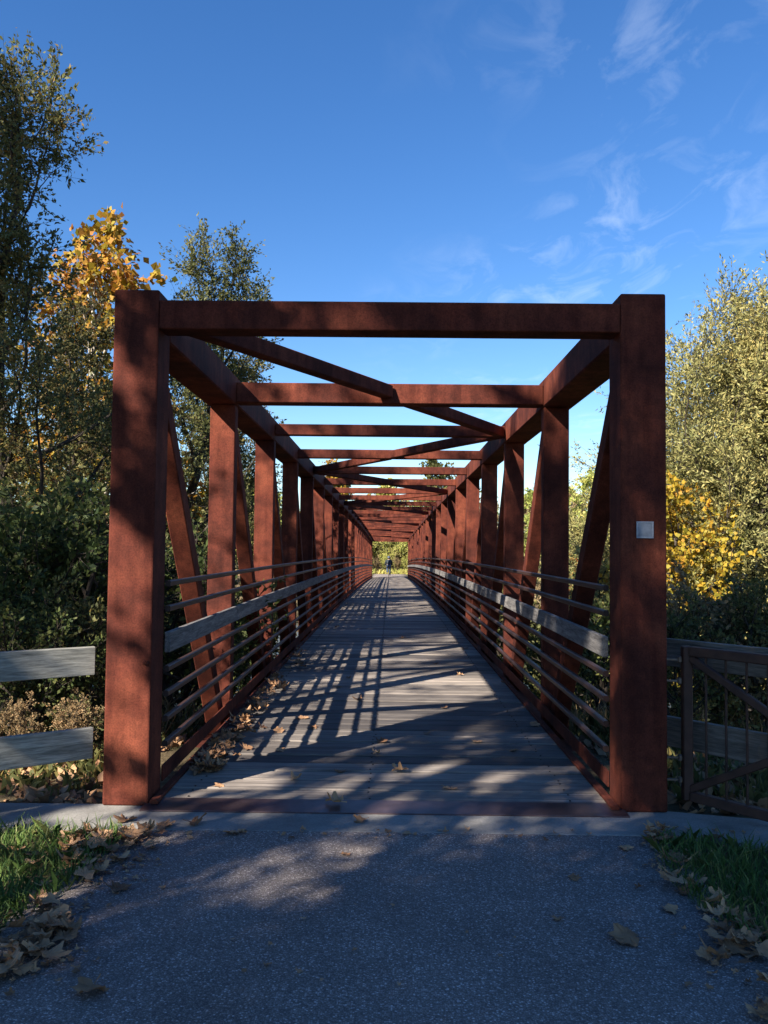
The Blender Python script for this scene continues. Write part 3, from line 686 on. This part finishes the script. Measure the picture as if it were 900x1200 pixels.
LEAF = [leaf_shape(i, c) for i, c in enumerate((0.14, 0.4, 0.65, 0.25, 0.5, 0.85))]
def deck_top(y): return 0.0195 + zc(y) if y > 0.12 else 0.0
lr_ = random.Random(77)
def fallen(px, py, size, which, label, mat=LF_FALL, group=None, z=None, rz=None, name='fallen_leaf', tilt=.15):
    p = on_z(px, py, 0.0)
    if p.y > 0.13:
        for _ in range(3): p = on_z(px, py, deck_top(p.y))
        zz_ = deck_top(p.y) + .003
    elif p.y > -0.12: zz_ = 0.022
    else: zz_ = 0.002
    if z is not None: zz_ = z; p = on_z(px, py, z)
    o = link(name, LEAF[which].copy() if mat is not LF_FALL else LEAF[which], None)
    if not o.data.materials: o.data.materials.append(mat)
    o.location = (p.x, p.y, zz_); o.scale = (size,) * 3
    o.rotation_euler = (lr_.uniform(-tilt, tilt), lr_.uniform(-tilt, tilt), rz if rz is not None else lr_.uniform(0, 6.28))
    return tag(o, label, 'leaf', group)
for a in [(737, 1100, .175, 3, 'large brown leaf lying alone on the asphalt at the right'),
          (106, 1161, .15, 1, 'curled brown leaf on the asphalt nearest the bottom left corner'),
          (140, 1043, .12, 4, 'brown leaf on the asphalt just right of the left leaf heap'),
          (226, 966, .13, 2, 'tightly curled orange brown leaf on the concrete strip edge'),
          (277, 976, .14, 0, 'flat brown leaf at the concrete edge right of the curled one'),
          (190, 969, .14, 3, 'brown leaf lying where the concrete meets the left heap'),
          (148, 963, .13, 1, 'dark curled leaf on the concrete in front of the left post'),
          (395, 946, .13, 5, 'folded tan leaf on the steel threshold plate'),
          (425, 963, .09, 2, 'small dark leaf at the middle of the concrete strip'),
          (475, 977, .06, 0, 'tiny pale leaf at the middle of the asphalt edge'),
          (405, 1002, .06, 3, 'tiny grey leaf on the asphalt near the middle'),
          (672, 1030, .075, 3, 'small tan leaf on the asphalt right of centre'),
          (655, 1078, .055, 1, 'small upright leaf scrap left of the large brown leaf'),
          (735, 995, .09, 0, 'brown leaf on the asphalt beside the right grass tip'),
          (834, 982, .12, 4, 'brown leaf lying in the right grass near the concrete'),
          (778, 985, .10, 2, 'brown leaf at the tip of the right grass patch'),
          (800, 1046, .08, 4, 'brown leaf halfway along the right grass edge'),
          (862, 1070, .14, 3, 'curled brown leaf at the right grass edge'),
          (855, 1112, .15, 1, 'broad brown leaf on the asphalt below the right grass edge'),
          (528, 925, .12, 0, 'tan leaf on the deck just behind the threshold plate'),
          (258, 921, .09, 3, 'small brown leaf near the threshold at the deck left side')]:
    fallen(*a)
fallen(788, 1067, .085, 0, 'yellow green narrow leaf on the asphalt beside the right grass', mat=LF_GREENFALL, rz=1.2)
for i in range(30):
    px, py = [(355, 842), (368, 853), (408, 795), (395, 805), (448, 870), (442, 884), (330, 880), (330, 800), (316, 808), (545, 760), (510, 778), (540, 792), (575, 740), (520, 830), (420, 820), (380, 760), (590, 800), (470, 905), (625, 850), (470, 748), (350, 770), (600, 880), (400, 905), (345, 915), (560, 870), (500, 860), (395, 735), (460, 720), (530, 722), (300, 832)][i]
    fallen(px, py, lr_.uniform(.07, .13), i % 6, 'curled brown leaf lying on the grey deck planks', group='leaves scattered on the deck')
# heaps of leaves: too many to count
def heap(name, spots, label, size=(.07, .135), seed=1, deck=False, zlift=.05):
    r = random.Random(seed); bm = bmesh.new(); lay = bm.faces.layers.float.new('leafvar')
    for (px, py, rx, ry, n) in spots:
        for i in range(n):
            q = on_z(px + r.gauss(0, rx), py + r.gauss(0, ry), 0.01)
            if deck: q.z = deck_top(q.y) + r.uniform(0, zlift); q.x = max(q.x, -WI + .09)
            else:
                q.z = r.uniform(0.003, zlift)
            s = r.uniform(*size); m = Matrix.Translation(q) @ Matrix.Rotation(r.uniform(0, 6.28), 4, 'Z') @ Matrix.Rotation(r.uniform(-.35, .35), 4, 'X') @ Matrix.Rotation(r.uniform(-.3, .3), 4, 'Y') @ Matrix.Scale(s, 4)
            me = LEAF[r.randrange(6)]; vv = [bm.verts.new(m @ v.co) for v in me.vertices]; rv = r.uniform(0, 1)
            for p in me.polygons: bm.faces.new([vv[k] for k in p.vertices])[lay] = rv
    return tag(link(name, bm_mesh(bm, name), LF_FALL), label, 'leaves', kind='stuff')
heap('leaf_heap', [(110, 992, 16, 7, 15), (130, 985, 24, 4, 16), (50, 1000, 22, 8, 5), (95, 1015, 12, 10, 8), (45, 1066, 14, 14, 10), (40, 1105, 22, 14, 20), (10, 1135, 16, 12, 14), (70, 1090, 12, 10, 7), (165, 978, 14, 3, 7)], 'heap of brown leaves along the left grass edge', seed=5)
heap('leaf_heap', [(770, 985, 10, 6, 12), (800, 1025, 12, 12, 8), (845, 1085, 10, 16, 14), (880, 1115, 14, 12, 14), (905, 1160, 14, 20, 10)], 'thin line of brown leaves along the right grass edge', size=(.05, .12), seed=6)
heap('leaf_heap', [(245, 893, 10, 8, 40), (265, 870, 12, 10, 46), (285, 850, 10, 8, 26), (300, 828, 8, 8, 22), (322, 802, 8, 8, 22), (345, 775, 8, 8, 16), (235, 905, 8, 4, 16)], 'brown leaves drifted against the left deck edge', size=(.07, .14), seed=7, deck=True, zlift=.04)
# crumbs: small scraps and litter all over verge and concrete edge
heap('leaf_crumbs', [(120, 1010, 40, 14, 90), (50, 1090, 30, 30, 90), (790, 1000, 30, 14, 70), (860, 1090, 26, 34, 80), (450, 976, 260, 3, 60), (450, 1060, 240, 60, 26)], 'small brown leaf crumbs on the asphalt edges', size=(.015, .045), seed=8, zlift=.008)

# ------------------------------------------------------------------ fences and gate
def fence(name, label, p0, dirv, heights, length, mat, post_at):
    d = Vector((*dirv, 0)).normalized(); n = Vector((-d.y, d.x, 0))
    if n.y < 0: n = -n
    root = tag(empty(name, (p0[0], p0[1], 0)), label, 'fence')
    for (zt, hh) in heights:
        a = Vector((0, 0, zt - hh / 2)); o = bar('board', a, a + d * length, 0.045, hh, mat, root, 0.004)
    for t in post_at:
        q = d * t + n * 0.098; gz = float(ground_z(p0[0] + q.x, p0[1] + q.y))
        o = link('post', box_mesh('post', .14, .14, 1.14 - gz + .25, .006, 'b'), mat, root); o.location = (q.x, q.y, gz - .25); o.rotation_euler = (0, 0, math.atan2(d.y, d.x))
    return root
SY = 5.52
pl = at_y(111, 757.5, 0.08); pl0 = at_y(0, 764, -0.26)
h = []
for ya, yb in ((757.5, 790.5), (852, 888)):
    z1 = at_y(111, ya, 0.08).z; z2 = at_y(111, yb, 0.08).z; h.append((z1, z1 - z2))
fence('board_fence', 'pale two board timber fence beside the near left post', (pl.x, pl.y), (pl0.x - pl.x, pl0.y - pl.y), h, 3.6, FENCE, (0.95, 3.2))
pr_ = at_y(785, 748, 0.40); pr1 = at_y(900, 758, -0.13)
h = []
for ya, yb in ((748, 780), (839, 873.5)):
    z1 = at_y(785, ya, 0.40).z; z2 = at_y(785, yb, 0.40).z; h.append((z1, z1 - z2))
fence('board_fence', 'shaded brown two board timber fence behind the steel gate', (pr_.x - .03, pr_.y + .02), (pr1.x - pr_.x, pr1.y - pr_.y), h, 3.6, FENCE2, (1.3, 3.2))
# gate: frame, crossed braces, thin bars, hinges on the bridge post
g0 = at_y(805, 850, 0.10); g1 = at_y(905, 850, -0.34); gd = Vector((g1.x - g0.x, g1.y - g0.y, 0)).normalized()
gate = tag(empty('steel_gate', (g0.x, g0.y, 0)), 'open brown steel gate with thin bars and crossed braces right of the bridge', 'gate')
zt_, zb_ = at_y(805, 757, 0.10).z, at_y(805, 937, 0.10).z; GL = 1.64; TW = 0.062
bar('frame_post', (0, 0, zb_), (0, 0, zt_), TW, TW, GATE, gate); bar('frame_post', gd * GL + Vector((0, 0, zb_)), gd * GL + Vector((0, 0, zt_)), TW, TW, GATE, gate)
for z in (zt_ - TW / 2, zb_ + TW / 2): bar('frame_rail', gd * .032 + Vector((0, 0, z)), gd * (GL - .032) + Vector((0, 0, z)), TW - .004, TW, GATE, gate)
bar('brace', gd * .03 + Vector((0, 0, zt_ - .075)), gd * (GL - .03) + Vector((0, 0, zb_ + .075)), .04, .05, GATE, gate)
bar('brace', gd * .03 + Vector((0, 0, zb_ + .075)), gd * (GL - .03) + Vector((0, 0, zt_ - .075)), .034, .05, GATE, gate)
nb = 12
for i in range(1, nb): bar('bar', gd * (GL * i / nb) + Vector((0, 0, zb_ + TW - .01)), gd * (GL * i / nb) + Vector((0, 0, zt_ - TW + .01)), .014, .014, GATE, gate, 0.003)
for py in (773, 798, 888, 914):
    z = at_y(790, py, 0.1).z; wall = Vector((1.825 - g0.x, 0.02, z))
    hgi = bar('hinge', wall, (-.02, 0, z), .012, .016, GALV, gate, 0.003)
    q = link('hinge_eye', box_mesh('hinge_eye', .03, .03, .045, .008), GALV, gate); q.location = (-.045, 0.005, z)

# ------------------------------------------------------------------ rider on a bicycle, far end, seen from behind
CY = ENDY + 2.2; CXp = at_y(455.5, 665, CY).x; CZ = -0.80
BK = plain('black_bicycle_paint', (0.03, 0.03, 0.035), 0.4); TYRE = plain('tyre_rubber', (0.02, 0.02, 0.02), 0.8)
bike = tag(empty('bicycle', (CXp, CY, CZ)), 'dark bicycle ridden away past the far end of the bridge', 'bicycle')
def torus(name, R_, r_, mat, parent, loc):
    vs = []; fs = []; a, b = 28, 6
    for i in range(a):
        t = 2 * math.pi * i / a
        for j in range(b):
            u = 2 * math.pi * j / b; k = R_ + r_ * math.cos(u); vs.append((r_ * math.sin(u), k * math.cos(t), k * math.sin(t)))
    for i in range(a):
        for j in range(b): fs.append((i * b + j, ((i + 1) % a) * b + j, ((i + 1) % a) * b + (j + 1) % b, i * b + (j + 1) % b))
    me = bpy.data.meshes.new(name); me.from_pydata(vs, [], fs); o = link(name, me, mat, parent); o.location = loc; return o
for yw in (-.52, .52):
    w = torus('wheel', .31, .012, BK, bike, (0, yw, .345)); torus('tyre', .325, .02, TYRE, w, (0, 0, 0))
    for k in range(8):
        a = math.pi * k / 8; bar('spoke', (0, math.cos(a) * .3, math.sin(a) * .3), (0, -math.cos(a) * .3, -math.sin(a) * .3), .004, .004, BK, w, 0)
def tube_obj(name, pts, r_, mat, parent, sides=6):
    Vv, Ff = tube_set([(np.array(pts, float), np.full(len(pts), r_))], sides); return link(name, np_mesh(name, Vv, Ff, smooth=True), mat, parent)
tube_obj('frame', [(0, -.52, .345), (0, -.05, .30), (0, .40, .82), (0, -.16, .80), (0, -.05, .30), (0, -.18, .90)], .017, BK, bike)
tube_obj('fork', [(0, .38, .90), (0, .43, .70), (0, .52, .345)], .016, BK, bike)
tube_obj('handlebar', [(-.29, .26, 1.02), (-.15, .36, 1.03), (0, .38, .98), (.15, .36, 1.03), (.29, .26, 1.02)], .014, BK, bike)
sdl = link('saddle', box_mesh('saddle', .15, .26, .06, .025, 'c', 2), BK, bike); sdl.location = (0, -.2, .93)
def skin_fig(name, joints, edges, mat, parent, sub=2):
    me = bpy.data.meshes.new(name); me.from_pydata([j[0] for j in joints], edges, []); o = link(name, me, mat, parent)
    md = o.modifiers.new('skin', 'SKIN'); md.use_smooth_shade = True
    for i, j in enumerate(joints): me.skin_vertices[0].data[i].radius = (j[1], j[2] if len(j) > 2 else j[1])
    me.skin_vertices[0].data[0].use_root = True
    s_ = o.modifiers.new('sub', 'SUBSURF'); s_.levels = sub; s_.render_levels = sub
    return o
SKIN = plain('skin', (0.45, 0.28, 0.2), 0.6); JKT = plain('dark_teal_jacket', (0.018, 0.027, 0.035), 0.8); JEAN = plain('blue_jeans', (0.04, 0.065, 0.12), 0.85)
HELM = plain('pale_blue_helmet', (0.07, 0.10, 0.15), 0.5); SHOE = plain('dark_shoes', (0.04, 0.04, 0.04), 0.7)
rider = tag(empty('person', (CXp, CY, CZ)), 'rider in dark jacket, jeans and pale helmet cycling away, seen from behind', 'person')
body = [((0, -.2, 1.02), .13, .11), ((0, -.12, 1.25), .15, .11), ((0, -.02, 1.45), .16, .10), ((0, .02, 1.54), .06), ((0, .05, 1.62), .085, .095), ((0, .06, 1.72), .08, .09),
        ((-.19, 0, 1.44), .055), ((-.27, .12, 1.22), .045), ((-.27, .27, 1.06), .035), ((-.25, .33, 1.04), .03), ((.19, 0, 1.44), .055), ((.27, .12, 1.22), .045), ((.27, .27, 1.06), .035), ((.25, .33, 1.04), .03),
        ((-.1, -.17, .98), .09), ((-.12, .18, .80), .07), ((-.11, .06, .44), .05), ((-.11, .02, .36), .04), ((-.11, .14, .33), .035), ((.1, -.17, .98), .09), ((.12, .12, .66), .07), ((.11, -.06, .28), .05), ((.11, -.1, .19), .04), ((.11, .02, .16), .035)]
ed = [(0, 1), (1, 2), (2, 3), (3, 4), (4, 5), (2, 6), (6, 7), (7, 8), (8, 9), (2, 10), (10, 11), (11, 12), (12, 13), (0, 14), (14, 15), (15, 16), (16, 17), (17, 18), (0, 19), (19, 20), (20, 21), (21, 22), (22, 23)]
skin_fig('body', body, ed, SKIN, rider)
gr_ = lambda k, a: (body[k][0], body[k][1] + a, (body[k][2] if len(body[k]) > 2 else body[k][1]) + a)
ji = [0, 1, 2, 3, 6, 7, 8, 10, 11, 12]; mp_ = {k: i for i, k in enumerate(ji)}
skin_fig('jacket', [gr_(k, .06) for k in ji], [(mp_[a], mp_[b]) for a, b in ed if a in mp_ and b in mp_], JKT, rider)
ti = [0, 14, 15, 16, 17, 19, 20, 21, 22]; mt_ = {k: i for i, k in enumerate(ti)}
skin_fig('trousers', [gr_(k, .022) for k in ti], [(mt_[a], mt_[b]) for a, b in ed if a in mt_ and b in mt_], JEAN, rider)
for k in (17, 22):
    skin_fig('shoe', [gr_(k, .02), gr_(k + 1, .022)], [(0, 1)], SHOE, rider, 1)
bm = bmesh.new(); bmesh.ops.create_uvsphere(bm, u_segments=16, v_segments=10, radius=.125); bmesh.ops.scale(bm, vec=(.95, 1.25, .85), verts=bm.verts)
bmesh.ops.delete(bm, geom=[v for v in bm.verts if v.co.z < -.035], context='VERTS')
hl = link('helmet', bm_mesh(bm, 'helmet', True), HELM, rider); hl.location = (0, .05, 1.72)

bm = bmesh.new(); bmesh.ops.create_uvsphere(bm, u_segments=14, v_segments=9, radius=.115); bmesh.ops.scale(bm, vec=(.95, .95, 1.05), verts=bm.verts)
hr = link('hair', bm_mesh(bm, 'hair', True), plain('dark_hair', (0.03, 0.02, 0.015), 0.8), rider); hr.location = (0, .015, 1.655)
